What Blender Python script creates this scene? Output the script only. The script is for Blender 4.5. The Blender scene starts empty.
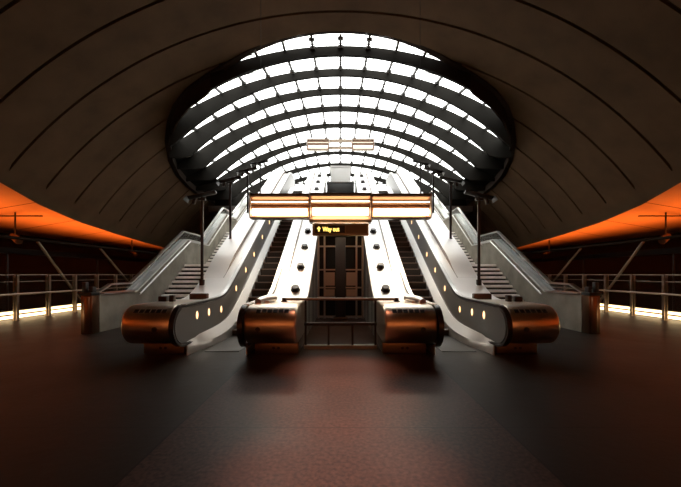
import bpy, bmesh, math, random
from math import sin, cos, pi, sqrt, acos, radians
from mathutils import Vector
random.seed(4)
SC = bpy.context.scene
COL = SC.collection
OFF = {}

# ------------------------------------------------------------------ helpers
class MB:
    """collects faces, then links them as ONE mesh object"""
    def __init__(s):
        s.v = []; s.f = []; s.m = []
    def face(s, pts, m=0):
        i = len(s.v); s.v += [tuple(p) for p in pts]
        s.f.append(tuple(range(i, i + len(pts)))); s.m.append(m)
    def grid(s, rows, m=0, closed=False, mfun=None):
        n = len(rows[0]); i = len(s.v)
        for r in rows: s.v += [tuple(p) for p in r]
        for a in range(len(rows) - 1):
            for b in range(n if closed else n - 1):
                c = (b + 1) % n
                s.f.append((i + a*n + b, i + a*n + c, i + (a+1)*n + c, i + (a+1)*n + b))
                s.m.append(mfun(a, b) if mfun else m)
        return i, n
    def box(s, x0, x1, y0, y1, z0, z1, m=0):
        i = len(s.v)
        s.v += [(x, y, z) for z in (z0, z1) for y in (y0, y1) for x in (x0, x1)]
        for q in ((0,2,3,1), (4,5,7,6), (0,1,5,4), (2,6,7,3), (0,4,6,2), (1,3,7,5)):
            s.f.append(tuple(i + k for k in q)); s.m.append(m)
    def prism_x(s, yz, x0, x1, m=0):
        n = len(yz); i = len(s.v)
        s.v += [(x0, y, z) for y, z in yz] + [(x1, y, z) for y, z in yz]
        s.f.append(tuple(i + k for k in range(n))); s.m.append(m)
        s.f.append(tuple(i + n + k for k in reversed(range(n)))); s.m.append(m)
        for k in range(n):
            l = (k + 1) % n
            s.f.append((i + k, i + n + k, i + n + l, i + l)); s.m.append(m)
    def prism_y(s, xz, y0, y1, m=0):
        n = len(xz); i = len(s.v)
        s.v += [(x, y0, z) for x, z in xz] + [(x, y1, z) for x, z in xz]
        s.f.append(tuple(i + k for k in range(n))); s.m.append(m)
        s.f.append(tuple(i + n + k for k in reversed(range(n)))); s.m.append(m)
        for k in range(n):
            l = (k + 1) % n
            s.f.append((i + k, i + n + k, i + n + l, i + l)); s.m.append(m)
    def strip(s, lo, hi, x0, x1, m=0):
        """solid between two curves lo/hi (lists of (y,z)), from x0 to x1"""
        rows = [[(x0, a[0], a[1]), (x0, b[0], b[1]), (x1, b[0], b[1]), (x1, a[0], a[1])] for a, b in zip(lo, hi)]
        i, n = s.grid(rows, m, closed=True)
        s.f.append((i, i+1, i+2, i+3)); s.m.append(m)
        e = i + (len(rows) - 1) * 4
        s.f.append((e+3, e+2, e+1, e)); s.m.append(m)
    def sweep(s, path, sec, m=0, closed=False):
        """sec = closed loop of (dx, dn); path = (x, y, z) points, framed about the x axis"""
        rows = []
        P = [Vector(p) for p in path]
        for k, p in enumerate(P):
            if closed: t = P[(k+1) % len(P)] - P[k-1]
            else: t = P[min(k+1, len(P)-1)] - P[max(k-1, 0)]
            t.normalize()
            nrm = Vector((1, 0, 0)).cross(t); nrm.normalize()
            rows.append([tuple(p + Vector((dx, 0, 0)) + nrm * dn) for dx, dn in sec])
        if closed: rows.append(rows[0])
        i, n = s.grid(rows, m, closed=True)
        if not closed:
            s.f.append(tuple(i + k for k in range(n))); s.m.append(m)
            e = i + (len(rows) - 1) * n
            s.f.append(tuple(e + k for k in reversed(range(n)))); s.m.append(m)
    def tube(s, pts, r, n=8, m=0, r2=None):
        P = [Vector(p) for p in pts]; rows = []
        up = None
        for k, p in enumerate(P):
            t = P[min(k+1, len(P)-1)] - P[max(k-1, 0)]; t.normalize()
            if up is None:
                up = Vector((0, 0, 1)) if abs(t.z) < .9 else Vector((0, 1, 0))
            a = t.cross(up); a.normalize(); b = a.cross(t); b.normalize(); up = b
            rr = r if r2 is None else r + (r2 - r) * k / (len(P) - 1)
            rows.append([tuple(p + a * (rr * cos(2*pi*q/n)) + b * (rr * sin(2*pi*q/n))) for q in range(n)])
        i, n = s.grid(rows, m, closed=True)
        s.f.append(tuple(i + k for k in range(n))); s.m.append(m)
        e = i + (len(rows) - 1) * n
        s.f.append(tuple(e + k for k in reversed(range(n)))); s.m.append(m)
    def build(s, name, mats, parent=None, loc=None, smooth=40, bevel=0, mirror=1, seg=2):
        if not isinstance(mats, (list, tuple)): mats = [mats]
        off = Vector(loc) if loc is not None else (OFF[parent.name] if parent else Vector((0, 0, 0)))
        vs = [(x * mirror - off.x, y - off.y, z - off.z) for x, y, z in s.v]
        me = bpy.data.meshes.new(name)
        me.from_pydata(vs, [], s.f)
        for mt in mats: me.materials.append(mt)
        me.polygons.foreach_set('material_index', s.m)
        bm = bmesh.new(); bm.from_mesh(me)
        bmesh.ops.remove_doubles(bm, verts=bm.verts, dist=1e-5)
        bmesh.ops.recalc_face_normals(bm, faces=bm.faces)
        if bevel:
            es = [e for e in bm.edges if len(e.link_faces) == 2 and e.calc_face_angle(0) > radians(50)]
            bmesh.ops.bevel(bm, geom=es, offset=bevel, segments=seg, affect='EDGES', profile=.5, clamp_overlap=True)
        bm.to_mesh(me); bm.free()
        if smooth:
            me.polygons.foreach_set('use_smooth', [True] * len(me.polygons))
            me.set_sharp_from_angle(angle=radians(smooth))
        o = bpy.data.objects.new(name, me); COL.objects.link(o)
        if parent: o.parent = parent
        elif loc is not None: o.location = loc
        OFF[o.name] = off
        return o

def tag(o, label=None, cat=None, group=None, kind=None):
    if label: o['label'] = label
    if cat: o['category'] = cat
    if group: o['group'] = group
    if kind: o['kind'] = kind
    return o

def thing(name, loc, label, cat, group=None):
    o = bpy.data.objects.new(name, None); COL.objects.link(o)
    o.location = loc; o.empty_display_size = .2
    OFF[o.name] = Vector(loc)
    return tag(o, label, cat, group)

def struct(o, label=None, cat=None):
    return tag(o, label, cat, kind='structure')

# ------------------------------------------------------------------ materials
def mat(name, col, rough=.5, metal=0, noise=0, nscale=6, col2=None, bump=0, bscale=40, spec=None, rvar=0, aniso=0, stretch=None):
    m = bpy.data.materials.new(name); m.use_nodes = True
    nt = m.node_tree; N = nt.nodes; L = nt.links
    b = N['Principled BSDF']
    b.inputs['Base Color'].default_value = (*col, 1); b.inputs['Roughness'].default_value = rough
    b.inputs['Metallic'].default_value = metal
    if spec is not None: b.inputs['Specular IOR Level'].default_value = spec
    if aniso: b.inputs['Anisotropic'].default_value = aniso
    if noise or bump or rvar:
        tc = N.new('ShaderNodeTexCoord'); mp = N.new('ShaderNodeMapping')
        L.new(tc.outputs['Object'], mp.inputs[0])
        if stretch: mp.inputs['Scale'].default_value = stretch
    if noise or rvar:
        nz = N.new('ShaderNodeTexNoise'); nz.inputs['Scale'].default_value = nscale; nz.inputs['Detail'].default_value = 6
        L.new(mp.outputs[0], nz.inputs['Vector'])
        if noise:
            rp = N.new('ShaderNodeValToRGB')
            c2 = col2 or tuple(c * (1 - noise) for c in col)
            rp.color_ramp.elements[0].color = (*c2, 1); rp.color_ramp.elements[1].color = (*col, 1)
            rp.color_ramp.elements[0].position = .32; rp.color_ramp.elements[1].position = .68
            L.new(nz.outputs['Fac'], rp.inputs['Fac']); L.new(rp.outputs['Color'], b.inputs['Base Color'])
        if rvar:
            mr = N.new('ShaderNodeMapRange')
            mr.inputs['To Min'].default_value = rough - rvar; mr.inputs['To Max'].default_value = rough + rvar
            L.new(nz.outputs['Fac'], mr.inputs['Value']); L.new(mr.outputs[0], b.inputs['Roughness'])
    if bump:
        n2 = N.new('ShaderNodeTexNoise'); n2.inputs['Scale'].default_value = bscale; n2.inputs['Detail'].default_value = 4
        L.new(mp.outputs[0], n2.inputs['Vector'])
        bp = N.new('ShaderNodeBump'); bp.inputs['Strength'].default_value = bump; bp.inputs['Distance'].default_value = .02
        L.new(n2.outputs['Fac'], bp.inputs['Height']); L.new(bp.outputs[0], b.inputs['Normal'])
    return m

def emit(name, col, s):
    m = bpy.data.materials.new(name); m.use_nodes = True
    b = m.node_tree.nodes['Principled BSDF']
    b.inputs['Base Color'].default_value = (*col, 1); b.inputs['Roughness'].default_value = .4
    b.inputs['Emission Color'].default_value = (*col, 1); b.inputs['Emission Strength'].default_value = s
    return m

def glass_mat(name, tint=(.95, .97, .97), gloss=.08, rough=.05):
    m = bpy.data.materials.new(name); m.use_nodes = True
    nt = m.node_tree; N = nt.nodes; L = nt.links; N.clear()
    out = N.new('ShaderNodeOutputMaterial'); tr = N.new('ShaderNodeBsdfTransparent'); gl = N.new('ShaderNodeBsdfGlossy')
    tr.inputs[0].default_value = (*tint, 1); gl.inputs['Roughness'].default_value = rough
    fr = N.new('ShaderNodeLayerWeight'); fr.inputs['Blend'].default_value = .5
    pw = N.new('ShaderNodeMath'); pw.operation = 'POWER'; pw.inputs[1].default_value = 4; L.new(fr.outputs['Facing'], pw.inputs[0])
    ml = N.new('ShaderNodeMath'); ml.operation = 'MULTIPLY_ADD'; ml.inputs[1].default_value = gloss * 5; ml.inputs[2].default_value = gloss * .5
    L.new(pw.outputs[0], ml.inputs[0])
    mx = N.new('ShaderNodeMixShader'); L.new(ml.outputs[0], mx.inputs[0])
    L.new(tr.outputs[0], mx.inputs[1]); L.new(gl.outputs[0], mx.inputs[2]); L.new(mx.outputs[0], out.inputs[0])
    return m

def floor_mat():
    m = mat('stone_floor', (.028, .021, .016), .42, noise=.5, nscale=1.3, col2=(.02, .016, .013), bump=.12, bscale=9, rvar=.08, spec=.09)
    nt = m.node_tree; N = nt.nodes; L = nt.links; b = N['Principled BSDF']
    tc = N.new('ShaderNodeTexCoord'); sp = N.new('ShaderNodeSeparateXYZ'); L.new(tc.outputs['Object'], sp.inputs[0])
    def joint(sock, period, shift, width):
        a = N.new('ShaderNodeMath'); a.operation = 'ADD'; a.inputs[1].default_value = shift; L.new(sock, a.inputs[0])
        p = N.new('ShaderNodeMath'); p.operation = 'PINGPONG'; p.inputs[1].default_value = period / 2; L.new(a.outputs[0], p.inputs[0])
        l = N.new('ShaderNodeMath'); l.operation = 'LESS_THAN'; l.inputs[1].default_value = width / 2; L.new(p.outputs[0], l.inputs[0])
        return l.outputs[0]
    jx = joint(sp.outputs['X'], 3.46, 1.73, .022); jy = joint(sp.outputs['Y'], 1.9, .15, .012)
    mx = N.new('ShaderNodeMath'); mx.operation = 'MAXIMUM'; L.new(jx, mx.inputs[0]); L.new(jy, mx.inputs[1])
    # speckled granite band mid-hall, red tint standing in for a warm pool of light
    ab = N.new('ShaderNodeMath'); ab.operation = 'ABSOLUTE'; L.new(sp.outputs['X'], ab.inputs[0])
    lt = N.new('ShaderNodeMath'); lt.operation = 'LESS_THAN'; lt.inputs[1].default_value = 1.73; L.new(ab.outputs[0], lt.inputs[0])
    sp2 = N.new('ShaderNodeTexNoise'); sp2.inputs['Scale'].default_value = 26; sp2.inputs['Detail'].default_value = 5
    L.new(tc.outputs['Object'], sp2.inputs['Vector'])
    rp = N.new('ShaderNodeValToRGB'); rp.color_ramp.elements[0].color = (.03, .018, .014, 1); rp.color_ramp.elements[1].color = (.085, .048, .037, 1)
    rp.color_ramp.elements[0].position = .35; rp.color_ramp.elements[1].position = .7
    L.new(sp2.outputs['Fac'], rp.inputs['Fac'])
    old = b.inputs['Base Color'].links[0].from_socket
    m1 = N.new('ShaderNodeMix'); m1.data_type = 'RGBA'
    L.new(lt.outputs[0], m1.inputs['Factor']); L.new(old, m1.inputs['A']); L.new(rp.outputs['Color'], m1.inputs['B'])
    m2 = N.new('ShaderNodeMix'); m2.data_type = 'RGBA'
    L.new(mx.outputs[0], m2.inputs['Factor']); L.new(m1.outputs['Result'], m2.inputs['A']); m2.inputs['B'].default_value = (.012, .009, .008, 1)
    L.new(m2.outputs['Result'], b.inputs['Base Color'])
    return m

def soffit_mat():
    m = mat('painted_soffit', (.62, .42, .3), .7, noise=.12, nscale=.7)
    nt = m.node_tree; N = nt.nodes; L = nt.links; b = N['Principled BSDF']
    tc = N.new('ShaderNodeTexCoord'); sp = N.new('ShaderNodeSeparateXYZ'); L.new(tc.outputs['Object'], sp.inputs[0])
    p = N.new('ShaderNodeMath'); p.operation = 'PINGPONG'; p.inputs[1].default_value = 1.98; L.new(sp.outputs['Y'], p.inputs[0])
    l = N.new('ShaderNodeMath'); l.operation = 'LESS_THAN'; l.inputs[1].default_value = .04; L.new(p.outputs[0], l.inputs[0])
    old = b.inputs['Base Color'].links[0].from_socket
    mx = N.new('ShaderNodeMix'); mx.data_type = 'RGBA'; L.new(l.outputs[0], mx.inputs['Factor'])
    L.new(old, mx.inputs['A']); mx.inputs['B'].default_value = (.1, .04, .02, 1); L.new(mx.outputs['Result'], b.inputs['Base Color'])
    return m

M = dict(
    shell=mat('board_concrete', (.135, .078, .041), .85, noise=.3, nscale=.9, spec=.15, bump=.25, bscale=5),
    joint=mat('joint_sealant', (.02, .014, .01), .9, spec=.02),
    rim=mat('rim_steel', (.035, .025, .019), .7, spec=.1),
    rib=mat('canopy_steel', (.019, .0175, .015), .6, noise=.12, nscale=2, spec=.04),
    bar=mat('glazing_steel', (.07, .065, .06), .5),
    clad=mat('canopy_cladding', (.014, .013, .0115), .7, spec=.04),
    glass=glass_mat('roof_glass'),
    railglass=glass_mat('rail_glass', (.80, .83, .82), .06, .08),
    floor=floor_mat(),
    soffit=soffit_mat(),
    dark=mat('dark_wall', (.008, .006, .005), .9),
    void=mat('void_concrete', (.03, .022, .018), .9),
    steel=mat('brushed_steel', (.82, .81, .79), .34, .5),
    deck=mat('deck_steel', (.93, .92, .90), .48, .6, noise=.05, nscale=3, rvar=.05),
    panel=mat('panel_steel', (.21, .20, .19), .40, .5),
    drum=mat('drum_steel', (.72, .63, .52), .33, 1, rvar=.03, nscale=5, stretch=(.5, 9, 9)),
    plinth=mat('plinth_bronze', (.26, .20, .145), .38, 1, rvar=.06, nscale=4),
    rubber=mat('handrail_rubber', (.022, .016, .013), .28),
    black=mat('black_metal', (.015, .013, .012), .45),
    step=mat('step_metal', (.05, .048, .045), .5, .5),
    tread=mat('step_tread', (.30, .275, .25), .45, .6),
    sideclad=mat('cladding_grey', (.34, .34, .32), .35, .7, rvar=.06, nscale=2),
    concrete=mat('stair_concrete', (.32, .29, .235), .8, noise=.35, nscale=2.2, bump=.2, bscale=12),
    tread_stone=mat('stair_tread', (.78, .73, .65), .6, noise=.15, nscale=4),
    riser=mat('stair_riser', (.05, .043, .037), .7),
    rail=mat('rail_steel', (.62, .60, .57), .3, 1),
    post=mat('post_bronze', (.34, .26, .19), .4, .8),
    copper=mat('copper_sheet', (.26, .14, .08), .32, 1, rvar=.06, nscale=3),
    louvre=mat('reflector_copper', (.62, .36, .20), .35, .75),
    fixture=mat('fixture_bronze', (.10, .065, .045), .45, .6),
    palebronze=mat('pale_bronze', (.34, .26, .19), .5, .3),
    endplate=mat('fixture_end', (.55, .48, .42), .4, .5),
    tube=emit('gantry_tube', (1, .80, .56), 4),
    tube2=emit('upper_tube', (1, .74, .62), 1.1),
    amber=emit('amber_tube', (1, .44, .16), 7),
    strip=emit('floor_tube', (1, .74, .40), 3.2),
    oval=emit('oval_lamp', (1, .55, .24), 2.2),
    sign=mat('sign_bronze', (.32, .21, .10), .5, .3),
    signface=mat('sign_face', (.012, .009, .006), .5),
    signdim=mat('sign_dim', (.20, .125, .06), .5),
    text=emit('sign_text', (1, .66, .14), 1.6),
    kiosk=mat('pale_panel', (.50, .49, .47), .5),
    spot=emit('downlight_lens', (1, .6, .4), 4),
    amberlens=emit('amber_lens', (1, .4, .1), 3),
)

# ------------------------------------------------------------------ shapes of the hall
RS, ZS = 15.3, -4.27                       # barrel of the concrete shell
def shell_z(x): return ZS + sqrt(max(RS*RS - x*x, 0))
EDGE = [(-20, 5.05), (11, 5.03), (12.4, 4.92), (14.4, 4.50), (16.9, 4.16), (19.9, 3.92), (23, 3.72), (26.5, 3.54), (34, 3.3)]
RIM = [(13.40, 0), (13.62, 2.46), (13.86, 3.63), (14.18, 4.65), (14.47, 5.65), (14.80, 6.60), (15.37, 7.42), (16.10, 8.03),
       (17.23, 8.70), (18.81, 9.33), (20.47, 9.73), (22.47, 9.97), (24, 10.05), (30.5, 10.05)]
def sstep(a, b, x):
    t = min(max((x - a) / (b - a), 0), 1); return t*t*(3 - 2*t)
def interp(tab, y):
    if y <= tab[0][0]: return tab[0][1]
    for (a, u), (b, v) in zip(tab, tab[1:]):
        if y <= b: return u + (v - u) * (y - a) / (b - a)
    return tab[-1][1]
def rim_x(y):
    if y <= 13.40: return 0
    if y < 13.62: return 2.46 * sqrt((y - 13.40) / .22)
    return interp(RIM, y)

def shell():
    joints = [12.4 + 1.78 * k for k in range(-17, 11)]
    ys = [(-18.5, 0)]
    extra = [13.40, 13.41, 13.43, 13.46, 13.5, 13.55, 13.62, 13.74, 13.86, 14.0, 14.3, 14.47, 14.6, 14.8, 15.1, 15.37, 15.7, 16.1, 16.6, 17.2,
             18.1, 18.8, 20.0, 20.5, 22.0, 24.0, 26.0]
    for j in joints:
        if j < -18 or j > 30: continue
        ys += [(j - .052, 0), (j - .045, 1), (j + .045, 1), (j + .052, 0), (j + .6, 0), (j + 1.2, 0)]
    ys += [(e, 0) for e in extra if all(abs(e - j) > .08 for j in joints)] + [(30.5, 0)]
    ys.sort()
    n = 56
    mb = MB()
    for s in (-1, 1):
        rows = []; fl = []
        for y, g in ys:
            te = acos((interp(EDGE, y) - ZS) / RS)
            tr = math.asin(min(rim_x(y), RS) / RS)
            row = []
            for k in range(n + 1):
                u = k / n
                t = tr + (te - tr) * u
                gl = (te - t) * RS
                deep = .09 if (g and gl > .75) else 0
                r = RS + deep
                row.append((s * r * sin(t), y, ZS + r * cos(t)))
            rows.append(row); fl.append(g)
        lim = [max(0, int(n * (1 - .75 / ((acos((interp(EDGE, y) - ZS) / RS) - math.asin(rim_x(y) / RS)) * RS)))) for y, _ in ys]
        mb.grid(rows, mfun=lambda a, b: 1 if (fl[a] and fl[a+1] and b < lim[a]) else 0)
        # outer skin gives the shell its thickness; faces close it along the lower edge and the rim
        inner_e = [r[-1] for r in rows]; inner_r = [r[0] for r in rows]
        def out(p, d=.42):
            v = Vector((p[0], 0, p[2] - ZS)); v.normalize()
            return (p[0] + v.x * d, p[1], p[2] + v.z * d)
        mb.grid([[p, out(p)] for p in inner_e])
        mb.grid([[p, out(p)] for p, (y, _) in zip(inner_r, ys) if y >= 13.39], 1)
        mb.grid([[out(p) for p in r[::4]] for r in rows])
    o = mb.build('ceiling', [M['shell'], M['joint']], smooth=30)
    struct(o, 'brown concrete vault with curved joints over the hall', 'ceiling')
    # lip around the opening
    mb = MB()
    ry = [13.40, 13.402, 13.41, 13.43, 13.46, 13.5, 13.55, 13.62, 13.74, 13.86, 14.0, 14.18, 14.3, 14.47, 14.6, 14.8, 15.1, 15.37, 15.7, 16.1, 16.6, 17.23, 18, 18.81, 19.6, 20.47, 21.4, 22.47, 24, 26, 28, 30.4]
    pts = [(-rim_x(y), y) for y in reversed(ry)] + [(rim_x(y), y) for y in ry[1:]]
    rows = []
    for k, (x, y) in enumerate(pts):
        a = pts[max(k-1, 0)]; b = pts[min(k+1, len(pts)-1)]
        t = Vector((b[0]-a[0], b[1]-a[1])); t.normalize()
        nx, ny = -t.y, t.x                 # towards the inside of the opening
        cx, cy = 0, 24
        if (cx - x) * nx + (cy - y) * ny < 0: nx, ny = -nx, -ny
        z = shell_z(x)
        dp = -.04 + .12 * sstep(2, 5, abs(x)) + .66 * sstep(4.5, 5.8, abs(x)) * (1 - sstep(15.3, 18.0, y))
        rows.append([(x - nx*.05, y - ny*.05, z + .30), (x - nx*.05, y - ny*.05, z - min(dp, .10)), (x + nx*.10, y + ny*.10, z - min(dp, .12)), (x + nx*.12, y + ny*.12, z - dp), (x + nx*.2, y + ny*.2, z - dp), (x + nx*.2, y + ny*.2, z + .30)])
    mb.grid(rows, closed=True)
    o = mb.build('trim_1', M['rim'], smooth=50)
    struct(o, 'dark steel lip around the glazed opening', 'trim')
shell()

def mesh_struct(name, mats, fn, label, cat, **k):
    mb = MB(); fn(mb)
    return struct(mb.build(name, mats, **k), label, cat)

mesh_struct('floor', M['floor'], lambda m: m.box(-12.0, 12.0, -18.5, 30.5, -.45, 0), 'dark polished stone floor of the hall', 'floor', smooth=0)
def side_build(s, side):
    def sof(m):
        zf = lambda x: 5.2 - .1676 * (x - 12.1)
        m.prism_y([(12.16*s, zf(12.1)), (19.8*s, zf(19.8)), (19.8*s, zf(19.8)+.4), (12.45*s, 5.75), (12.2*s, 5.45)], -18.5, 42)
    mesh_struct('ceiling_' + side, M['soffit'], sof, 'orange-lit side soffit on the %s beyond the vault' % side, 'ceiling', smooth=0)
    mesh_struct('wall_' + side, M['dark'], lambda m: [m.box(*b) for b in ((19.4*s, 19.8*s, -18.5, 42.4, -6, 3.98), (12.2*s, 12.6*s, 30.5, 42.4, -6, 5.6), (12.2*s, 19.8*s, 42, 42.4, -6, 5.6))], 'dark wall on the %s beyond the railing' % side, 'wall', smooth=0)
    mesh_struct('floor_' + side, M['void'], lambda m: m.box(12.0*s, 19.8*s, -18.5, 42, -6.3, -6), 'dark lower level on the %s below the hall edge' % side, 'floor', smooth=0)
    mesh_struct('trim_' + ('2' if s < 0 else '3'), M['void'], lambda m: m.box(11.97*s, 12.35*s, -18.5, 30.5, -6, -.02), 'dark slab edge on the %s' % side, 'trim', smooth=0)
for s, side in ((-1, 'left'), (1, 'right')): side_build(s, side)
mesh_struct('wall_rear', M['soffit'], lambda m: m.prism_y([(-23.4, -6.3), (23.4, -6.3), (23.4, 6), (13, 6.2), (8, 10), (0, 11.6), (-8, 10), (-13, 6.2), (-23.4, 6)], -18.9, -18.5), 'dark end wall behind the viewer', 'wall', smooth=0)
def farwall(m):
    m.box(-12.6, 12.6, 30.5, 30.9, -6.3, 6.93)
    for s in (-1, 1):
        m.prism_y([(12.6*s, 5.0), (13.6*s, 5.0), (13.6*s, 6.93), (12.6*s, 6.93)], 30.5, 30.9)
        m.prism_y([(10.2*s, 6.93), (13.6*s, 6.93), (13*s, 7.4), (10.2*s, 8.2)], 30.5, 30.9)
mesh_struct('wall_far', M['dark'], farwall, 'dark end wall far behind the stairs', 'wall', smooth=0)

# ------------------------------------------------------------------ glazed canopy over the opening
CR = [(12.2, 9.12), (14, 9.21), (15.78, 9.35), (17.56, 9.42), (19.34, 9.39), (21.12, 9.2), (22.9, 8.93), (24.7, 8.77), (26.48, 8.5), (28.26, 8.25), (30.5, 7.9)]
CI = [(14, 8.82), (15.78, 9.02), (17.56, 9.11), (19.34, 9.09), (21.12, 8.94), (22.9, 8.74), (24.7, 8.53), (26.48, 8.26), (28.26, 8.0), (30.0, 7.7)]
KC = 1.03
CR = [(a * KC, b * KC) for a, b in CR]; CI = [(a * KC, b * KC) for a, b in CI]
RC = 13.8 * KC; RI = 10.75 * KC
def can_z(x, y):
    x = abs(x); xr = max(rim_x(y), .01)
    z = 1.62 + interp(CR, y) - (RC - sqrt(RC*RC - x*x))
    return z + (shell_z(x) + .12 - z) * sstep(.84, 1.0, x / xr)
RIBY = [(14 + 1.78*k) * KC for k in range(9)]
def canopy():
    root = thing('glass_canopy', (0, 13.4, 11.0), 'domed glass canopy on curved steel ribs above the escalators', 'glass roof')
    # ribs: crescents, deeper towards the sides
    for k, y in enumerate(RIBY):
        xr = rim_x(y) * .985
        mb = MB(); rows = []
        n = 48
        kin = 1.62 + interp(CI, y)
        for q in range(n + 1):
            x = -xr + 2 * xr * q / n
            ax = min(abs(x), 7.9)
            zi = kin - (RI - sqrt(RI**2 - ax*ax))
            zo = can_z(x, y) - .02
            zi = min(zi, zo - .2)
            rows.append([(x, y - .07, zi), (x, y - .07, zo), (x, y + .07, zo), (x, y + .07, zi)])
        mb.grid(rows, closed=True)
        mb.face(rows[0]); mb.face(rows[-1])
        mb.build('rib', M['rib'], root, smooth=30)
    XG = 8.4
    bays = [13.40] + RIBY + [30.3]
    for k in range(len(bays) - 1):
        y0, y1 = bays[k], bays[k+1]
        XG = 8.4 if k < 8 else 4.1
        # glazing and the solid cladding at its two sides
        nn = 10 if k == 0 else 6
        ys = [y0 + (y1 - y0) * q / nn for q in range(nn + 1)]
        if k == 0: ys = [13.402, 13.41, 13.43, 13.47, 13.52, 13.58, 13.66, 13.76, 13.9, 14.05, 14.2, RIBY[0]]
        g = MB(); rows = []
        for y in ys:
            xg = min(XG, rim_x(y) * .985)
            rows.append([(-xg + 2*xg*q/40, y, can_z(-xg + 2*xg*q/40, y)) for q in range(41)])
        g.grid(rows)
        g.build('glazing', M['glass'], root)
        for s in (-1, 1):
            c = MB(); rows = []
            for y in ys:
                xr = rim_x(y); xg = min(XG, xr * .985)
                rows.append([(s * (xg + (xr + .1 - xg) * q / 6), y, can_z(min(xg + (xr - xg) * q / 6, xr), y)) for q in range(7)])
            c.grid(rows)
            c.build('cladding', M['clad'], root)
        # glazing bars on radial lines, with the clamps that hold the panes
        b = MB()
        m0 = 1.17 - .0225 * (y0 - 13.5); m1 = 1.17 - .0225 * (y1 - 13.5)
        if k == 0: m0 = m1
        for i in range(-9, 10):
            pts = []
            for q in range(7):
                y = max(y0, 13.6) + (y1 - max(y0, 13.6)) * q / 6
                f = (y - y0) / (y1 - y0)
                x = i * (m0 + (m1 - m0) * f) * (1 + .0 * abs(i))
                if abs(x) > min(XG, rim_x(y) * .97): continue
                pts.append((x, y, can_z(x, y) - .05))
            if len(pts) < 2: continue
            b.sweep(pts, [(-.045, -.05), (.045, -.05), (.045, .04), (-.045, .04)])
            if len(pts) == 7:
                for f in (1, 5):
                    x, y, z = pts[f]
                    b.box(x - .11, x + .11, y - .05, y + .05, z - .10, z)
        ym = (max(y0, 13.7) + y1) / 2 + .1
        xg = min(XG, rim_x(ym) * .97)
        b.tube([(-xg + 2*xg*q/30, ym, can_z(-xg + 2*xg*q/30, ym) - .03) for q in range(31)], .018, 5)
        b.build('glazing_bar', M['bar'], root)
canopy()

# street-level slab and the glazed front behind it
def slab(m):
    m.box(-4.03, 4.03, 22.4, 26.95, 6.5, 6.93)
    m.box(-.84, .84, 21.35, 22.4, 6.5, 6.93)
    m.box(-10.3, 10.3, 26.95, 30.5, 6.5, 6.93)
mesh_struct('floor_upper', M['sideclad'], slab, 'street level landing at the top of the escalators', 'floor', smooth=0)
def front(m):
    for i in range(-4, 5):
        x = i * 1.02
        m.box(x - .04, x + .04, 29.2, 29.32, 6.93, can_z(x, 29.26) - .02)
    m.box(-4.1, 4.1, 29.2, 29.32, 9.2, 9.28)
    m.box(-4.1, 4.1, 29.2, 29.32, 6.93, 7.05)
mb = MB()
for s in (-1, 1):
    xs = [4.1 + .5*k for k in range(13)]
    mb.grid([[(s*x, yy, 6.93), (s*x, yy, can_z(x, yy) + .02)] for yy in (29.15,) for x in xs])
struct(mb.build('wall_upper', M['clad']), 'dark cheek walls beside the glazed street front', 'wall')
w = struct(MB().build('window_1', M['bar']), 'glazed street front behind the top landing', 'window')
mb = MB(); front(mb); mb.build('window_frame', M['bar'], w)
mb = MB(); mb.grid([[(x, 29.26, 6.95), (x, 29.26, can_z(x, 29.26) - .03)] for x in [-4.1 + k*.41 for k in range(21)]]); mb.build('window_glass', M['glass'], w)

# block and balcony front at the head of the gap between the escalators
t = thing('landing_kiosk', (0, 21.9, 6.93), 'pale grey kiosk block at the head of the gap between escalators', 'kiosk')
mb = MB(); mb.box(-.62, .62, 21.75, 22.5, 6.93, 8.34); mb.build('kiosk_body', M['kiosk'], t, bevel=.02)
mb = MB(); mb.box(-.66, .66, 21.72, 22.53, 8.34, 8.42); mb.build('kiosk_cap', M['rail'], t)
t = thing('landing_counter', (0, 21.45, 6.40), 'dark counter below the pale kiosk at the top of the gap', 'counter')
mb = MB(); mb.box(-.84, .84, 21.25, 21.34, 6.40, 7.22); mb.build('counter_front', M['black'], t, bevel=.01)
mb = MB(); mb.box(-.85, .85, 21.2, 21.6, 7.22, 7.32); mb.build('counter_top', M['sideclad'], t, bevel=.02)

# ------------------------------------------------------------------ escalators
TAN = .577
def sr(t, w=.7): return (t + sqrt(t*t + w*w)) / 2
def ramp(y, k0, k1): return TAN * (sr(y - k0) - sr(y - k1))
def hz(y): return .985 + TAN * (sr(y - 9.15, .38) - sr(y - 21.2, .5))            # handrail
def pz(y): return .29 + ramp(y, 9.45, 21.3)             # foot of the side panels
def nz(y): return ramp(y, 9.33, 21.3)                  # step nosings
YS = [7.0 + .15*k for k in range(108)]                  # 7.0 .. 23.05

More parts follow.
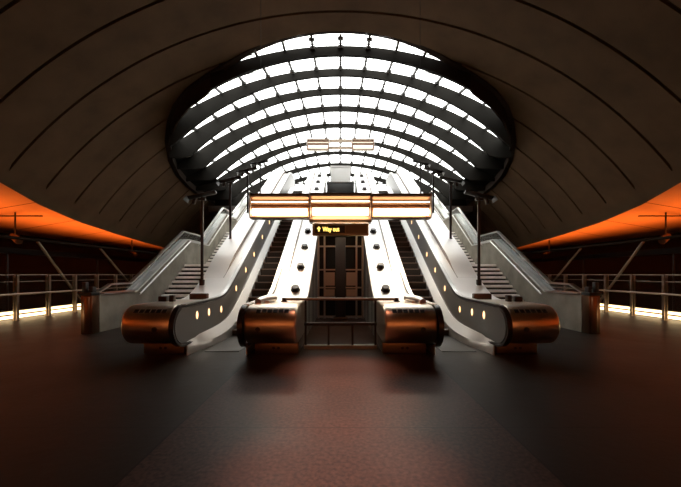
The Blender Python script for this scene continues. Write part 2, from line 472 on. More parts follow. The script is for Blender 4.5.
def escalator(s):
    side = 'left' if s < 0 else 'right'
    X = lambda x: x                                     # built on the left, mirrored for the right
    mir = 1 if s < 0 else -1
    root = thing('escalator', (s*2.44, 6.6, 0), 'bright steel escalator climbing between the %s staircase and the central gap' % side, 'escalator', 'pair of escalators')
    B = lambda mb, name, m, par=root, **k: mb.build(name, m, par, mirror=mir, **k)
    # newel drums
    def drum(x0, x1, outer):
        mb = MB()
        prof = [(8.2, .27)] + [(6.76 - .41 * sin(a), .645 - .375 * cos(a)) for a in [pi * q / 24 for q in range(25)]] + [(8.2, 1.02)]
        mb.prism_x(prof, x0, x1)
        d = B(mb, 'newel_drum', M['drum'], bevel=.045, seg=3, smooth=35)
        d['label'] = 'copper-tinted steel drum'
        mb = MB()                                       # raised bands wrap the drum
        for z, dz in ((.80, .012), (.55, .008)):
            pr = []
            for a in [pi * q / 24 for q in range(25)]:
                zz = .645 - .375 * cos(a)
                if abs(zz - z) < .03: pr.append((6.76 - .414 * sin(a), zz))
            if len(pr) > 1: mb.prism_x(pr + [(pr[-1][0] + .02, pr[-1][1]), (pr[0][0] + .02, pr[0][1])], x0 + .05, x1 - .05)
        B(mb, 'seam', M['plinth'], d)
        mb = MB(); xm = (x0 + x1) / 2
        for q in range(6):
            xa = xm - .27 + q * .105
            a0, a1 = 2.30, 2.52
            P = lambda a, r: (6.76 - (.41 + r) * sin(a), .645 - (.375 + r) * cos(a))
            mb.prism_x([P(a0, .006), P(a1, .006), P(a1, -.02), P(a0, -.02)], xa, xa + .08)
        v = B(mb, 'vent_slot', M['black'], d)
        bx = x0 + .70 * (x1 - x0) if outer else x0 + .28 * (x1 - x0)
        mb = MB(); mb.tube([(bx, 6.40, .60), (bx, 6.325, .60)], .045, 16)
        B(mb, 'key_switch', M['black'], d)
        mb = MB(); mb.box(x0 + .05, x1 - .03, 7.02, 8.6, 0, .28)
        p = B(mb, 'plinth', M['plinth'], bevel=.02)
        p['label'] = 'bronze kick plinth'
        mb = MB()
        for q in (-1, 1):
            mb = MB(); mb.tube([(xm + q*.05, 7.03, .12), (xm + q*.05, 7.005, .12)], .03, 10)
            B(mb, 'plinth_lock', M['black'], p)
    drum(-4.05, -3.14, True)
    drum(-1.79, -.82, False)
    # decks: outer (beside the stair) and inner (beside the gap)
    ya = [y for y in YS if y >= 8.2 - .01]
    def deck(x0, x1, xs0, xs1):
        mb = MB()
        mb.strip([(y, hz(y) - .16) for y in ya], [(y, hz(y) - .035) for y in ya], x0, x1)
        d = B(mb, 'deck', M['deck'], smooth=35)
        # raised strip with a tapering lower end
        def rise(y): return .15 * sstep(10.1, 11.3, y)
        yr = [10.1 + .1*k for k in range(12)] + [y for y in YS if y > 11.35 and y < 21.4]
        mb = MB()
        mb.strip([(y, hz(y) - .05) for y in yr], [(y, hz(y) - .033 + rise(y)) for y in yr], xs0, xs1)
        B(mb, 'deck_fairing', M['deck'], d, smooth=35)
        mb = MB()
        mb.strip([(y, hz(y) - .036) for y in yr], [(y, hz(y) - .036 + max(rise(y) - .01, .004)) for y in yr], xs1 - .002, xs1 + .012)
        B(mb, 'edge_strip', M['fixture'], d, smooth=35)  # dark strip added on the fairing's side face to deepen its shade
        return d
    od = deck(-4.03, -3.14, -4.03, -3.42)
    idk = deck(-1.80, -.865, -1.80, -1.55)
    # deck buttons
    for q in range(10):
        y = 9.45 + 1.2 * q
        if 14.2 < y < 14.9: pass
        z = hz(y) - .035
        mb = MB()
        nrm = Vector((0, -TAN, 1)) if y > 9.4 else Vector((0, -.3, 1)); nrm.normalize()
        base = Vector((-1.23, y, z))
        mb.tube([base - nrm*.02, base + nrm*.05, base + nrm*.10, base + nrm*.125], .105, 6)
        mb.tube([base - nrm*.02, base + nrm*.03], .135, 6)
        b = B(mb, 'deck_button', M['black'], idk, smooth=0)
    mb = MB(); mb.box(-3.70, -3.27, 8.45, 8.62, hz(8.5) - .06, hz(8.5) + .13)
    B(mb, 'deck_box', M['fixture'], od, bevel=.025)
    # control posts on the drums
    mb = MB(); mb.box(-3.98, -3.80, 7.55, 7.8, 1.0, 1.13); mb.box(-3.72, -3.62, 7.5, 7.62, 1.0, 1.16)
    B(mb, 'control_box', M['black'], bevel=.015)
    mb = MB(); mb.tube([(-1.68, 7.05, 1.05), (-1.60, 7.25, 1.09), (-1.45, 7.6, 1.10)], .075, 14); mb.box(-1.62, -1.48, 7.2, 7.5, .98, 1.06)
    B(mb, 'stop_switch', M['rail'], smooth=40)
    # handrails
    def handrail(x):
        path = [(x, y, hz(y)) for y in reversed(YS)]
        path += [(x, 6.80, .985)] + [(x, 6.76 - .44 * sin(a), .62 + .385 * cos(a)) for a in [pi * q / 16 for q in range(1, 17)]]
        path += [(x, 7.3, .235), (x, 7.9, .235)]
        sec = [(-.045, -.028), (.045, -.028), (.05, 0), (.035, .026), (-.035, .026), (-.05, 0)]
        mb = MB(); mb.sweep(path, sec)
        h = B(mb, 'handrail', M['rubber'], smooth=45)
        mb = MB()
        mb.sweep([(p[0], p[1], p[2] - .0) for p in path[:109]], [(-.052, -.042 - .0), (.052, -.042), (.052, -.028), (-.052, -.028)][::-1])
        B(mb, 'guide_rail', M['rail'], h)
    handrail(-3.09); handrail(-1.845)
    # vertical side panels, kick ledges and skirts
    def side(x, d):                                     # d: +1 faces right (outer), -1 faces left (inner)
        mb = MB()
        ny = [6.36 + .0 * q for q in range(0)]
        lo = []; hi = []
        for a in [pi * q / 16 for q in range(0, 9)]:
            yy = 6.77 - .40 * cos(a)
            lo.append((yy, .62 - .345 * sin(a))); hi.append((yy, .62 + .345 * sin(a)))
        for y in [y for y in YS if y > 6.8]:
            lo.append((y, pz(y) - .02)); hi.append((y, hz(y) - .04))
        mb.strip(lo, hi, x - .025, x + .025)
        p = B(mb, 'side_panel', M['panel'], smooth=35)
        yy = [6.9] + [y for y in YS if y >= 7.0]
        mb = MB()
        rows = []
        for y in yy:
            z = pz(y); w = .05 + .95 * sstep(6.7, 8.3, y)
            rows.append([(x + d*.001, y, z + .01), (x + d*.05*w, y, z + .01), (x + d*.19*w, y, z - .15), (x + d*.21*w, y, z - .17), (x + d*.21*w, y, max(z - .62, -.0)), (x + d*.001, y, max(z - .62, -.0))])
        mb.grid(rows, closed=True); mb.face(rows[0]); mb.face(rows[-1])
        B(mb, 'skirting', M['steel'], smooth=35)
        return p
    po = side(-3.07, 1); side(-1.865, -1)
    for y, z in ((7.2, .75), (7.85, .74), (8.66, .72), (9.9, 1.20), (10.9, 1.75), (11.95, 2.31), (13.2, 3.06), (14.5, 3.83), (15.8, 4.58), (17.1, 5.33)):
        mb = MB(); y *= 1.019
        n = 16
        ring = lambda x, r: [(x, y + r*.6*cos(2*pi*k/n), z + r*sin(2*pi*k/n)) for k in range(n)]
        mb.grid([ring(-3.049, .08), ring(-3.035, .075)], closed=True); mb.face(ring(-3.035, .075))
        mb.grid([ring(-3.049, .105), ring(-3.040, .10), ring(-3.040, .075)], m=1, closed=True)
        B(mb, 'panel_light', [M['oval'], M['rail']], po, smooth=40)
    # steps
    mb = MB(); mb.box(-2.83, -2.11, 7.2, 8.9, -.2, .012); mb.box(-2.83, -2.11, 8.9, 9.02, -.2, .016, 1)
    B(mb, 'comb_plate', [M['step'], M['black']])
    for q in range(34):
        y = 9.03 + .4 * q
        z = max(nz(y + .2), .004)
        mb = MB()
        mb.prism_x([(y, z), (y + .4, z), (y + .4, z - .06), (y + .06, z - .45), (y + .03, z - .3), (y + .008, z - .14)], -2.83, -2.11, 0)
        mb.box(-2.83, -2.11, y - .004, y + .05, z - .025, z + .003, 1)
        for g in range(8):                             # grooved tread
            mb.box(-2.82 + g*.0885, -2.78 + g*.0885, y + .06, y + .39, z - .002, z + .008, 0)
        B(mb, 'step', [M['step'], M['tread']], smooth=0)
    # cladding below the decks, towards the gap and towards the stair
    def clad(x0, x1, name):
        mb = MB()
        yy = [y for y in YS if y >= 8.2 - .01 and y <= 21.3]
        mb.strip([(y, 0) for y in yy], [(y, hz(y) - .15) for y in yy], x0, x1)
        for y in (9.6, 11.0, 12.4, 13.8, 15.2, 16.6, 18.0):
            xx = x1 if x1 > -1 else x0
            mb.box(xx - .012, xx + .012, y, y + .05, 0, hz(y) - .16, 1)
        B(mb, name, [M['sideclad'], M['black']], smooth=35)
    clad(-.92, -.88, 'side_cladding'); clad(-4.01, -3.97, 'side_cladding')
    mb = MB(); mb.strip([(y, hz(y) - 1.6) for y in YS[60:]], [(y, nz(y) - .55) for y in YS[60:]], -3.0, -1.9)
    B(mb, 'truss', M['black'])
    # handrail curls and newels at the head of the flight
    return root
for s in (-1, 1): escalator(s)

# ------------------------------------------------------------------ staircases
def stairs(s):
    side = 'left' if s < 0 else 'right'
    mir = 1 if s < 0 else -1
    root = thing('staircase', (s*5.3, 11.8, 0), 'stone staircase with pale treads climbing outside the %s escalator' % side, 'staircase', 'pair of staircases')
    def st(y, z, name='step'):
        mb = MB()
        mb.box(-6.68, -4.05, y, y + .36, z - .20, z - .06, 1)
        mb.prism_x([(y - .05, z - .095), (y - .045, z - .075), (y + .02, z), (y + .30, z), (y + .30, z - .06), (y, z - .1)], -6.68, -4.05, 0)
        mb.build('step', [M['tread_stone'], M['riser']], root, mirror=mir, smooth=0)
    def flight(y0, z0, n, r=.17):
        for k in range(n): st(y0 + .275*k, z0 + r*(k + 1))
        mb = MB()
        mb.prism_x([(y0, z0 - .15), (y0 + .275*n, z0 + r*n - .15), (y0 + .275*n, z0 + r*n - .45), (y0 + .2, max(z0 - .4, 0))], -6.6, -4.1)
        mb.build('stringer', M['riser'], root, mirror=mir)
    flight(11.8, 0, 12); flight(17.2, 2.04, 12); flight(22.2, 4.08, 17, .1676)
    for y0, y1, z in ((15.1, 17.2, 2.04), (20.5, 22.2, 4.08), (26.875, 26.95, 6.93)):
        mb = MB(); mb.box(-6.68, -4.05, y0, y1, z - .25, z)
        mb.build('landing', M['tread_stone'], root, mirror=mir)
    # parapet wall
    T = [(9.75, 1.06), (10.3, 1.31), (11.3, 1.32), (15.1, 3.47), (17.2, 3.47), (20.2, 5.47), (22.0, 5.47), (26.0, 7.85), (29, 7.85)]
    C = [(9.62, 1.04), (11.35, 1.04), (15.15, 3.10), (17.25, 3.10), (20.25, 5.10), (22.05, 5.10), (26.05, 7.45), (29, 7.45)]
    mb = MB()
    poly = C + [(29, 0), (9.62, 0)]
    mb.prism_x(poly, -7.0, -6.70)
    struct(mb.build('wall_stair_' + side, M['concrete'], mirror=mir, smooth=0), 'weathered concrete parapet wall along the %s staircase' % side, 'wall')
    g = thing('stair_balustrade', (s*6.85, 9.7, 1.04), 'glass and steel balustrade on the parapet of the %s staircase' % side, 'balustrade', 'stair balustrades')
    mb = MB()
    CC = C[1:]; TT = T[2:]
    ci = lambda y: interp(C, y); ti = lambda y: interp(T, y)
    yy = sorted(set([9.75, 10.3, 11.3, 11.35, 15.1, 15.15, 17.2, 17.25, 20.2, 20.25, 22, 22.05, 26, 26.05, 29]))
    mb.strip([(y, ci(y) + .0) for y in yy], [(y, max(ti(y), ci(y) + .02)) for y in yy], -6.87, -6.845)
    mb.build('glass_panel', M['railglass'], g, mirror=mir)
    mb = MB()
    mb.strip([(y, ci(y)) for y in yy], [(y, ci(y) + .05) for y in yy], -7.03, -6.66)
    mb.build('coping', M['rail'], g, mirror=mir, smooth=0)
    mb = MB()
    mb.sweep([(-6.86, y, max(ti(y), ci(y) + .05)) for y in yy], [(-.06, -.02), (.06, -.02), (.06, .03), (-.06, .03)])
    mb.build('top_rail', M['rail'], g, mirror=mir, smooth=30)
    mb = MB()
    mb.tube([(-6.56, y, ci(y) - .06) for y in yy if y > 11], .028, 8)
    for y in (11.6, 13.2, 14.8, 16.3, 17.9, 19.4, 21.1, 22.8, 24.5): mb.tube([(-6.56, y, ci(y) - .06), (-6.71, y, ci(y) - .12)], .014, 6)
    mb.build('handrail', M['rail'], g, mirror=mir)
    # copper clad pier at the foot of the parapet
    p = thing('copper_pier', (s*6.82, 9.4, 0), 'copper-clad pier at the foot of the %s stair parapet' % side, 'pier', 'copper piers')
    mb = MB(); mb.box(-7.0, -6.70, 9.32, 9.61, 0, 1.04); mb.tube([(-6.82, 9.30, .05), (-6.82, 9.30, 1.0)], .08, 16)
    mb.build('cladding', M['copper'], p, mirror=mir, bevel=.012)
    mb = MB(); mb.box(-7.0, -6.66, 9.25, 9.58, 1.04, 1.12); mb.box(-6.95, -6.85, 9.3, 9.42, 1.12, 1.40); mb.box(-6.80, -6.70, 9.35, 9.5, 1.12, 1.27)
    mb.build('card_reader', M['black'], p, mirror=mir, bevel=.01)
for s in (-1, 1): stairs(s)

# ------------------------------------------------------------------ uplighter poles on the outer decks
ORD = ['nearest', 'second', 'third', 'furthest']
for s in (-1, 1):
    side = 'left' if s < 0 else 'right'
    for k, (y, h) in enumerate(((9.75, 2.35), (12.25, 2.05), (14.55, 1.75), (16.8, 1.5))):
        x = -3.90; z0 = hz(y) - .06; z1 = z0 + h
        t = thing('uplighter_pole', (s*3.90, y, z0), '%s uplighter pole on the outer deck of the %s escalator' % (ORD[k], side), 'lamp post', 'uplighter poles')
        mb = MB(); mb.tube([(x, y, z0), (x, y, z1)], .042, 10); mb.tube([(x, y, z0), (x, y, z0 + .16)], .075, 10)
        mb.build('pole', M['black'], t, mirror=-s)
        mb = MB()
        # tilted trough head: long body, bracket below, visor at the low end
        a = Vector((x - .36, y - .05, z1 + .10)); b = Vector((x + .38, y + .05, z1 + .30))
        d = (b - a).normalized(); u = Vector((0, 0, 1)); w_ = d.cross(u).normalized(); u = w_.cross(d)
        sec = [(-.12, .03), (-.10, -.02), (-.04, -.055), (.04, -.055), (.10, -.02), (.12, .03)]
        rows = [[tuple(p + w_ * i + u * j) for i, j in sec] for p in (a, b)]
        mb.grid(rows, closed=True); mb.face(rows[0]); mb.face(rows[1])
        mb.build('lamp_head', M['black'], t, mirror=-s, bevel=.012)
        mb = MB()
        c = a - d * .10
        mb.face([tuple(a + w_*.15 + u*.05), tuple(a - w_*.15 + u*.05), tuple(c - w_*.22 - u*.06), tuple(c + w_*.22 - u*.06)])
        mb.face([tuple(a + w_*.15 + u*.03), tuple(a - w_*.15 + u*.03), tuple(c - w_*.22 - u*.08), tuple(c + w_*.22 - u*.08)])
        mb.face([tuple(c - w_*.22 - u*.06), tuple(c + w_*.22 - u*.06), tuple(c + w_*.22 - u*.08), tuple(c - w_*.22 - u*.08)])
        mb.tube([(x - .24, y, z1 - .06), (x - .2, y, z1 + .12)], .05, 8)
        mb.build('visor', M['black'], t, mirror=-s)
        mb = MB(); mb.tube([(x, y, z1 - .02), (x, y, z1 + .2)], .03, 8); mb.box(x - .1, x + .1, y - .05, y + .05, z1 + .04, z1 + .10)
        mb.build('bracket', M['black'], t, mirror=-s)

# ------------------------------------------------------------------ hanging light gantries
def gantry(name, y, z0, label, segs, H, tubemat, cabletop, group='hanging light bars', hm='fixture', rm='louvre', lamp=0):
    t = thing(name, (0, y, z0), label, 'light bar', group)
    for (xa, xb, drop, fwd) in segs:
        k = H
        yb = y + .28*k; yf = y - .22*k - fwd
        zt = z0 + .92*k; zb = z0 - drop
        # housing: top plate, back plate and lower lip
        mb = MB()
        mb.box(xa, xb, yf, yb + .03, zt - .09*k, zt)
        mb.box(xa, xb, yb, yb + .03, zb + .02*k, zt)
        mb.box(xa, xb, yf + .06*k, yb, zb, zb + .05*k + drop * .3)
        seg = mb.build('housing', M[hm], t, bevel=.008)
        # copper reflector blades
        mb = MB()
        for (za, zc, yo) in ((.80, .60, .02), (.58, .44, .0)):
            pr = []
            for q in range(7):
                f = q / 6
                pr.append((yf + .03*k + yo + .045*k*f + .07*k*sin(pi*f), z0 + (za + (zc - za)*f)*k))
            mb.prism_x(pr + [(p[0] + .012, p[1]) for p in reversed(pr)], xa + .03, xb - .03)
        mb.prism_x([(yf + .16*k, z0 + .42*k), (yb - .02, z0 + .38*k), (yb - .02, zb + .06*k), (yb - .04, zb + .06*k), (yb - .05, z0 + .34*k), (yf + .16*k, z0 + .40*k)], xa + .03, xb - .03)
        if drop:
            pr = [(yf + .02 + .10*k*(1 - sin(pi*.5*f/6)), z0 + .03*k - (drop) * f / 6) for f in range(7)]
            mb.prism_x(pr + [(p[0] + .02, p[1]) for p in reversed(pr)], xa + .02, xb - .02)
        mb.build('reflector', M[rm], seg, smooth=50)
        mb = MB(); mb.tube([(xa + .08, yf + .11*k, z0 + .24*k), (xb - .08, yf + .11*k, z0 + .24*k)], .135*k, 16)
        mb.build('tube', tubemat, seg, smooth=60)
        mb = MB(); mb.tube([(xa + .05, yf + .05*k, z0 + .605*k), (xb - .05, yf + .05*k, z0 + .605*k)], .022*k, 8)
        mb.build('slim_tube', tubemat, seg, smooth=60)  # glowing rod stands for the tube's bright reflection in the blades
        for xe in (xa, xb):
            mb = MB(); mb.prism_x([(yf, zt), (yb + .03, zt), (yb + .03, zb), (yf + .08, zb), (yf - .03, z0 + .2*k), (yf - .03, z0 + .5*k)], xe - .018, xe + .018)
            mb.build('end_plate', M['endplate'], seg)
    if lamp:
        for (xa, xb, drop, fwd) in segs:
            la = bpy.data.lights.new('tube_lamp', 'AREA'); la.shape = 'RECTANGLE'; la.size = xb - xa - .2; la.size_y = .2
            la.energy = lamp; la.color = (1, .86, .68)
            lo = bpy.data.objects.new('tube_lamp', la); COL.objects.link(lo); lo.parent = t
            lo.location = ((xa + xb) / 2, -.12, -drop - .03); lo.rotation_euler = (-.35, 0, 0)
    xs = (segs[0][0] + .3, segs[-1][1] - .3)
    for x in xs:
        mb = MB(); mb.tube([(x, y + .1, z0 + .9*H), (x, y + .1, cabletop(x))], .007, 5)
        mb.build('hanger', M['black'], t)
    return t
segs = [(-2.97, -1.02, 0, 0), (-1.0, 1.0, .14, .10), (1.02, 2.97, 0, 0)]
gantry('light_bar', 11.5, 3.45, 'long copper light bar hanging across both escalators above the way out sign', segs, .88, M['tube'], lambda x: shell_z(x) + .02, lamp=30)
gantry('light_bar', 22.0, 9.50, 'small pale light bar hanging high under the glass roof beyond the escalators', [(-2.12, -.72, 0, 0), (.72, 2.12, 0, 0)], .72, M['tube2'], lambda x: can_z(x, 22.1) - .02, hm='palebronze', rm='palebronze')
# bridge rails joining the two halves of the upper bar
ub = [o for o in COL.objects if o.name.startswith('light_bar')][-1]
mb = MB(); mb.box(-.75, .75, 21.9, 22.1, 10.0, 10.16); mb.box(-.75, .75, 22.0, 22.1, 9.58, 9.72); mb.build('bridge_rail', M['palebronze'], ub)

# ------------------------------------------------------------------ way out sign
t = thing('exit_sign', (0, 11.35, 2.86), 'brown hanging sign reading Way out in yellow below the light bar', 'sign')
SY = 11.22
mb = MB(); mb.box(-.92, .92, SY, SY + .22, 2.87, 3.27); sb = mb.build('sign_box', M['sign'], t, bevel=.03)
mb = MB(); mb.box(-.82, .14, SY - .012, SY, 2.95, 3.19); mb.build('lit_panel', M['signface'], t)
mb = MB(); mb.box(.18, .84, SY - .008, SY, 2.95, 3.19); mb.build('dim_panel', M['signdim'], t)
cu = bpy.data.curves.new('lettering', 'FONT'); cu.body = 'Way out'; cu.size = .2; cu.extrude = .004; cu.offset = .006
tmp = bpy.data.objects.new('tmp', cu); COL.objects.link(tmp)
dg = bpy.context.evaluated_depsgraph_get(); dg.update()
me = bpy.data.meshes.new_from_object(tmp.evaluated_get(dg)); bpy.data.objects.remove(tmp)
me.materials.clear(); me.materials.append(M['text'])
x0 = min(v.co.x for v in me.vertices); x1 = max(v.co.x for v in me.vertices)
for v in me.vertices:
    x, y, z = v.co
    v.co = (-.585 + (x - x0) * (.55 / (x1 - x0)) - 0, SY - .016 - z - 11.35, 3.005 + y - 2.86)
lt = bpy.data.objects.new('lettering', me); COL.objects.link(lt); lt.parent = t; lt['label'] = 'glowing yellow words Way out'
mb = MB()
ax, az = -.70, 3.0
mb.prism_y([(ax - .022, az), (ax + .022, az), (ax + .022, az + .08), (ax + .065, az + .08), (ax, az + .165), (ax - .065, az + .08), (ax - .022, az + .08)], SY - .018, SY - .010)
mb.build('arrow', M['text'], t)
for x in (-.86, .86):
    mb = MB(); mb.tube([(x, SY + .12, 3.26), (x + (.10 if x > 0 else -.10), SY + .12, 3.33), (x + (.10 if x > 0 else -.10), SY + .14, 3.42), (x, SY + .2, 3.48)], .014, 6)
    mb.build('hook', M['black'], t)

# ------------------------------------------------------------------ guard rail across the gap, and what stands in it
t = thing('guard_rail', (0, 7.55, 0), 'glazed guard rail with long top bar across the gap between escalators', 'railing')
mb = MB(); mb.tube([(-1.24, 7.5, 1.075), (1.24, 7.5, 1.075)], .03, 10); mb.build('top_bar', M['post'], t)
mb = MB(); mb.box(-.79, .79, 7.52, 7.57, .50, .56); mb.build('mid_bar', M['black'], t)
mb = MB(); mb.box(-.79, .79, 7.48, 7.6, .0, .075); mb.build('bottom_bar', M['sideclad'], t)
for x in (-.76, -.26, .26, .76):
    mb = MB(); mb.box(x - .022, x + .022, 7.52, 7.56, .05, 1.06 if abs(x) > .5 else .52); mb.build('post', M['black'], t)
mb = MB(); mb.box(-.76, .76, 7.535, 7.545, .08, .50); mb.build('glass_panel', M['railglass'], t)
for x in (-1.22, 1.22):
    mb = MB(); mb.tube([(x, 7.5, 1.022), (x, 7.5, 1.10)], .045, 10); mb.box(x - .06, x + .06, 7.44, 7.56, 1.022, 1.04); mb.build('end_bracket', M['black'], t)
# tall dark service post and glazed screen within the gap
t = thing('service_post', (0, 12.2, 0), 'tall dark post standing in the gap below the sign', 'post')
mb = MB(); mb.box(-.18, .18, 12.05, 12.35, 0, 2.9); mb.build('shaft', M['black'], t, bevel=.02)
mb = MB(); mb.box(-.24, .24, 11.99, 12.41, 0, .12); mb.build('foot', M['fixture'], t, bevel=.01)
t = thing('glazed_screen', (0, 12.6, 0), 'dim framed screen at the back of the gap between escalators', 'screen')
mb = MB(); mb.box(-.82, .82, 12.62, 12.66, .05, 4.1); mb.build('back_panel', M['dark'], t)
mb = MB()
for x in (-.80, -.58, .58, .80): mb.box(x - .03, x + .03, 12.5, 12.62, 0, 4.1)
for z in (.05, .75, 1.1, 1.75, 2.6): mb.box(-.82, .82, 12.52, 12.62, z, z + .05)
mb.build('screen_frame', M['sideclad'], t)
for x in (-.38, .38):
    mb = MB(); mb.box(x - .17, x + .17, 12.56, 12.62, 1.2, 1.68); mb.build('notice_panel', M['sideclad'], t)
    mb = MB(); mb.box(x - .17, x + .17, 12.56, 12.62, .82, 1.06); mb.build('notice_panel', M['sideclad'], t)

# ------------------------------------------------------------------ side railings, floor tubes, struts, hanging spots
for s in (-1, 1):
    side = 'left' if s < 0 else 'right'
    mir = -s
    t = thing('side_railing', (s*11.4, 15, 0), 'tall posted railing along the %s edge of the hall' % side, 'railing', 'hall edge railings')
    for k in range(-6, 8):
        y = 12.15 + 1.34 * k
        mb = MB(); mb.box(-11.46, -11.42, y - .045, y + .045, 0, 1.60); mb.box(-11.36, -11.32, y - .045, y + .045, 0, 1.60); mb.box(-11.47, -11.31, y - .05, y + .05, .84, .90); mb.box(-11.5, -11.28, y - .09, y + .09, 0, .02)
        mb.build('post', M['post'], t, mirror=mir)
    mb = MB(); mb.tube([(-11.27, 4, .92), (-11.27, 21.6, .92)], .032, 8)
    mb.build('handrail', M['post'], t, mirror=mir)
    for z in (1.585, 1.35):
        mb = MB(); mb.tube([(-11.39, 4, z), (-11.39, 21.6, z)], .008 if z < 1.5 else .014, 6); mb.build('wire', M['post'], t, mirror=mir)
    mb = MB(); mb.box(-11.40, -11.385, 4, 21.6, .30, 1.5); mb.build('glass_panel', M['railglass'], t, mirror=mir)
    for z, r, nm in ((.235, .05, 'upper'), (.075, .05, 'lower')):
        q = thing('floor_light', (s*11.75, 12, z), '%s of the two glowing tubes at floor level behind the %s railing' % (nm, side), 'strip light', 'floor tubes')
        mb = MB(); mb.tube([(-11.75, 4, z), (-11.75, 18.9, z)], r, 10); mb.build('tube', M['strip'], q, mirror=mir)
        mb = MB(); mb.box(-11.87, -11.81, 4, 18.9, z - .065 if z > .1 else 0, z + .065); mb.build('channel', M['fixture'], q, mirror=mir)
    for k, (y0, z0, y1, z1) in enumerate(((16.65, -.06, 14.4, 2.96), (21.5, -.06, 18.15, 2.96))):
        q = thing('raking_strut', (s*12.2, y0, z0), '%s raking steel strut from the slab edge behind the %s railing' % ('nearer' if k == 0 else 'further', side), 'strut', 'raking struts')
        mb = MB(); mb.tube([(-12.2, y0, z0), (-12.6, y1, z1)], .055, 10); mb.build('bar', M['post'], q, mirror=mir)
        mb = MB(); mb.box(-12.32, -12.08, y0 - .16, y0 + .16, -.04, .02); mb.tube([(-12.2, y0, -.02), (-12.2, y0, .12)], .09, 8); mb.build('foot_plate', M['post'], q, mirror=mir)
    for k, (x, y) in enumerate(((15.7, 16.7), (19.2, 32*.95))):
        if k == 1: x, y = 17.0, 28.2
        zt = 5.2 - .1676 * (x - 12.1)
        zl = 3.42
        q = thing('hanging_spotlight', (s*x, y, zl), '%s dark spotlight hanging on a rod below the %s orange soffit' % ('nearer' if k == 0 else 'further', side), 'spotlight', 'hanging spotlights')
        mb = MB(); mb.tube([(-x, y, zt), (-x, y, zl)], .035 if k == 0 else .05, 8); mb.box(-x - 1.6, -x + 1.3, y - .05, y + .05, zt - .20, zt - .15) if k == 0 else None
        mb.build('rod', M['black'], q, mirror=mir)
        mb = MB(); mb.tube([(-x - .1, y, zl + .02), (-x + .45, y - .3, zl - .25)], .15, 12); mb.box(-x - .12, -x + .12, y - .12, y + .12, zl - .06, zl + .1)
        mb.build('lamp_head', M['fixture'], q, mirror=mir)
        mb = MB(); mb.tube([(-x + .45, y - .3, zl - .25), (-x + .46, y - .305, zl - .255)], .13, 12); mb.build('lens', M['black'], q, mirror=mir)
    q = thing('head_tube', (s*12.6, 16, 2.96), 'dark horizontal tube beam held up by the raking struts behind the %s railing' % side, 'tube', 'strut head tubes')
    mb = MB(); mb.tube([(-12.6, -14, 3.02), (-12.6, 30.4, 3.02)], .06, 10); mb.build('tube', M['joint'], q, mirror=mir)
    # amber uplighter trough that washes the soffit
    q = thing('uplight_trough', (s*15.6, 6, 2.6), 'dark trough of amber uplighters along the %s void' % side, 'uplighter', 'amber uplight troughs')
    mb = MB()
    mb.prism_y([(-15.85, 2.85), (-15.82, 2.85), (-15.74, 2.62), (-15.46, 2.62), (-15.38, 2.85), (-15.35, 2.85), (-15.44, 2.58), (-15.76, 2.58)], -14, 41.5)
    mb.build('trough', M['black'], q, mirror=mir)
    mb = MB()
    for y in range(-14, 42, 6): mb.tube([(-15.6, y + .2, 2.6), (-15.6, y + .2, -6)], .05, 8)
    mb.build('support', M['black'], q, mirror=mir)
    la = bpy.data.lights.new('amber_uplight', 'AREA'); la.shape = 'RECTANGLE'; la.size = .22; la.size_y = 55
    la.energy = 975; la.color = (1, .19, .022)
    lo = bpy.data.objects.new('amber_uplight', la); COL.objects.link(lo); lo.parent = q
    lo.location = (0, 7.7, .10); lo.rotation_euler = (pi, 0, 0)

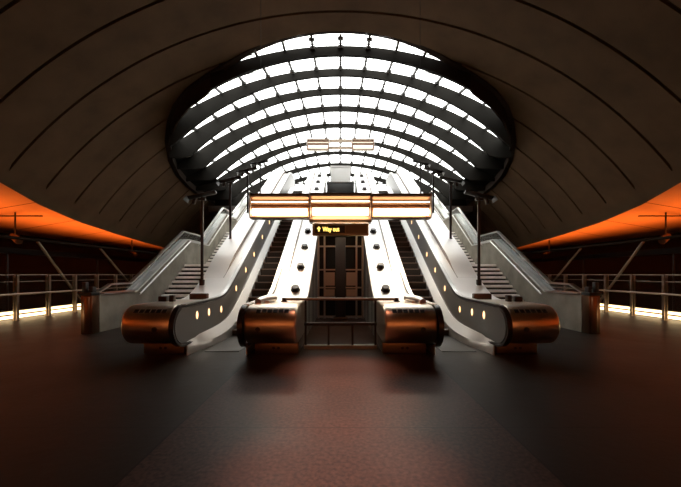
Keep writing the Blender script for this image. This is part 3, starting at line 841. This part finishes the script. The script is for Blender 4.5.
# unseen amber washer added behind the viewer; the drums mirror the wall it lights
q = thing('wall_washer', (0, -17.4, 2.4), 'long dark trough of amber washers before the end wall behind the viewer', 'uplighter')
mb = MB()
mb.prism_x([(-17.6, 2.65), (-17.57, 2.65), (-17.5, 2.44), (-17.3, 2.44), (-17.23, 2.65), (-17.2, 2.65), (-17.28, 2.4), (-17.52, 2.4)], -11, 11); mb.build('trough', M['black'], q)
for x in (-10, -5, 0, 5, 10):
    mb = MB(); mb.tube([(x, -17.4, 0), (x, -17.4, 2.42)], .05, 8); mb.build('leg', M['black'], q)
la = bpy.data.lights.new('amber_wash', 'AREA'); la.shape = 'RECTANGLE'; la.size = 22; la.size_y = .2; la.energy = 1250; la.color = (1, .40, .15)
lo = bpy.data.objects.new('amber_wash', la); COL.objects.link(lo); lo.parent = q; lo.location = (0, 0, .12); lo.rotation_euler = (pi + .25, 0, 0)

# ceiling downlights on the vault crown above the open floor
for k, y in enumerate((1.4, 2.9, 4.4, 5.9)):
    q = thing('downlight', (0, y, 11.0), 'round downlight on the vault crown above the open floor, %s from the escalators' % ['furthest away', 'third', 'second', 'first'][k], 'downlight', 'vault downlights')
    mb = MB(); mb.tube([(0, y, 11.06), (0, y, 10.72)], .14, 16); mb.build('can', M['black'], q)
    mb = MB(); mb.tube([(0, y, 10.72), (0, y, 10.715)], .11, 16); mb.build('lens', M['spot'], q)
    ls = bpy.data.lights.new('downlight_lamp', 'SPOT'); ls.energy = 4600; ls.color = (1, .36, .21); ls.spot_size = radians(13); ls.spot_blend = 1; ls.shadow_soft_size = .1
    lo = bpy.data.objects.new('downlight_lamp', ls); COL.objects.link(lo); lo.parent = q; lo.location = (0, 0, -.32)

# ------------------------------------------------------------------ daylight, camera, colour
w = bpy.data.worlds.new('sky'); SC.world = w; w.use_nodes = True
bg = w.node_tree.nodes['Background']; bg.inputs['Color'].default_value = (1, .985, .95, 1); bg.inputs['Strength'].default_value = 3.8
cam = bpy.data.cameras.new('camera'); cam.sensor_width = 36; cam.lens = 346 / 681 * 36; cam.shift_y = 30.5 / 681; cam.clip_end = 200
co = bpy.data.objects.new('camera', cam); COL.objects.link(co); co.location = (0, 0, 1.62); co.rotation_euler = (pi/2, 0, 0)
SC.camera = co
vs = SC.view_settings; vs.view_transform = 'Standard'; vs.look = 'None'; vs.exposure = .6; vs.gamma = 1; vs.use_curve_mapping = False
SC.cycles.max_bounces = 8; SC.cycles.transparent_max_bounces = 16; SC.cycles.sample_clamp_indirect = 6
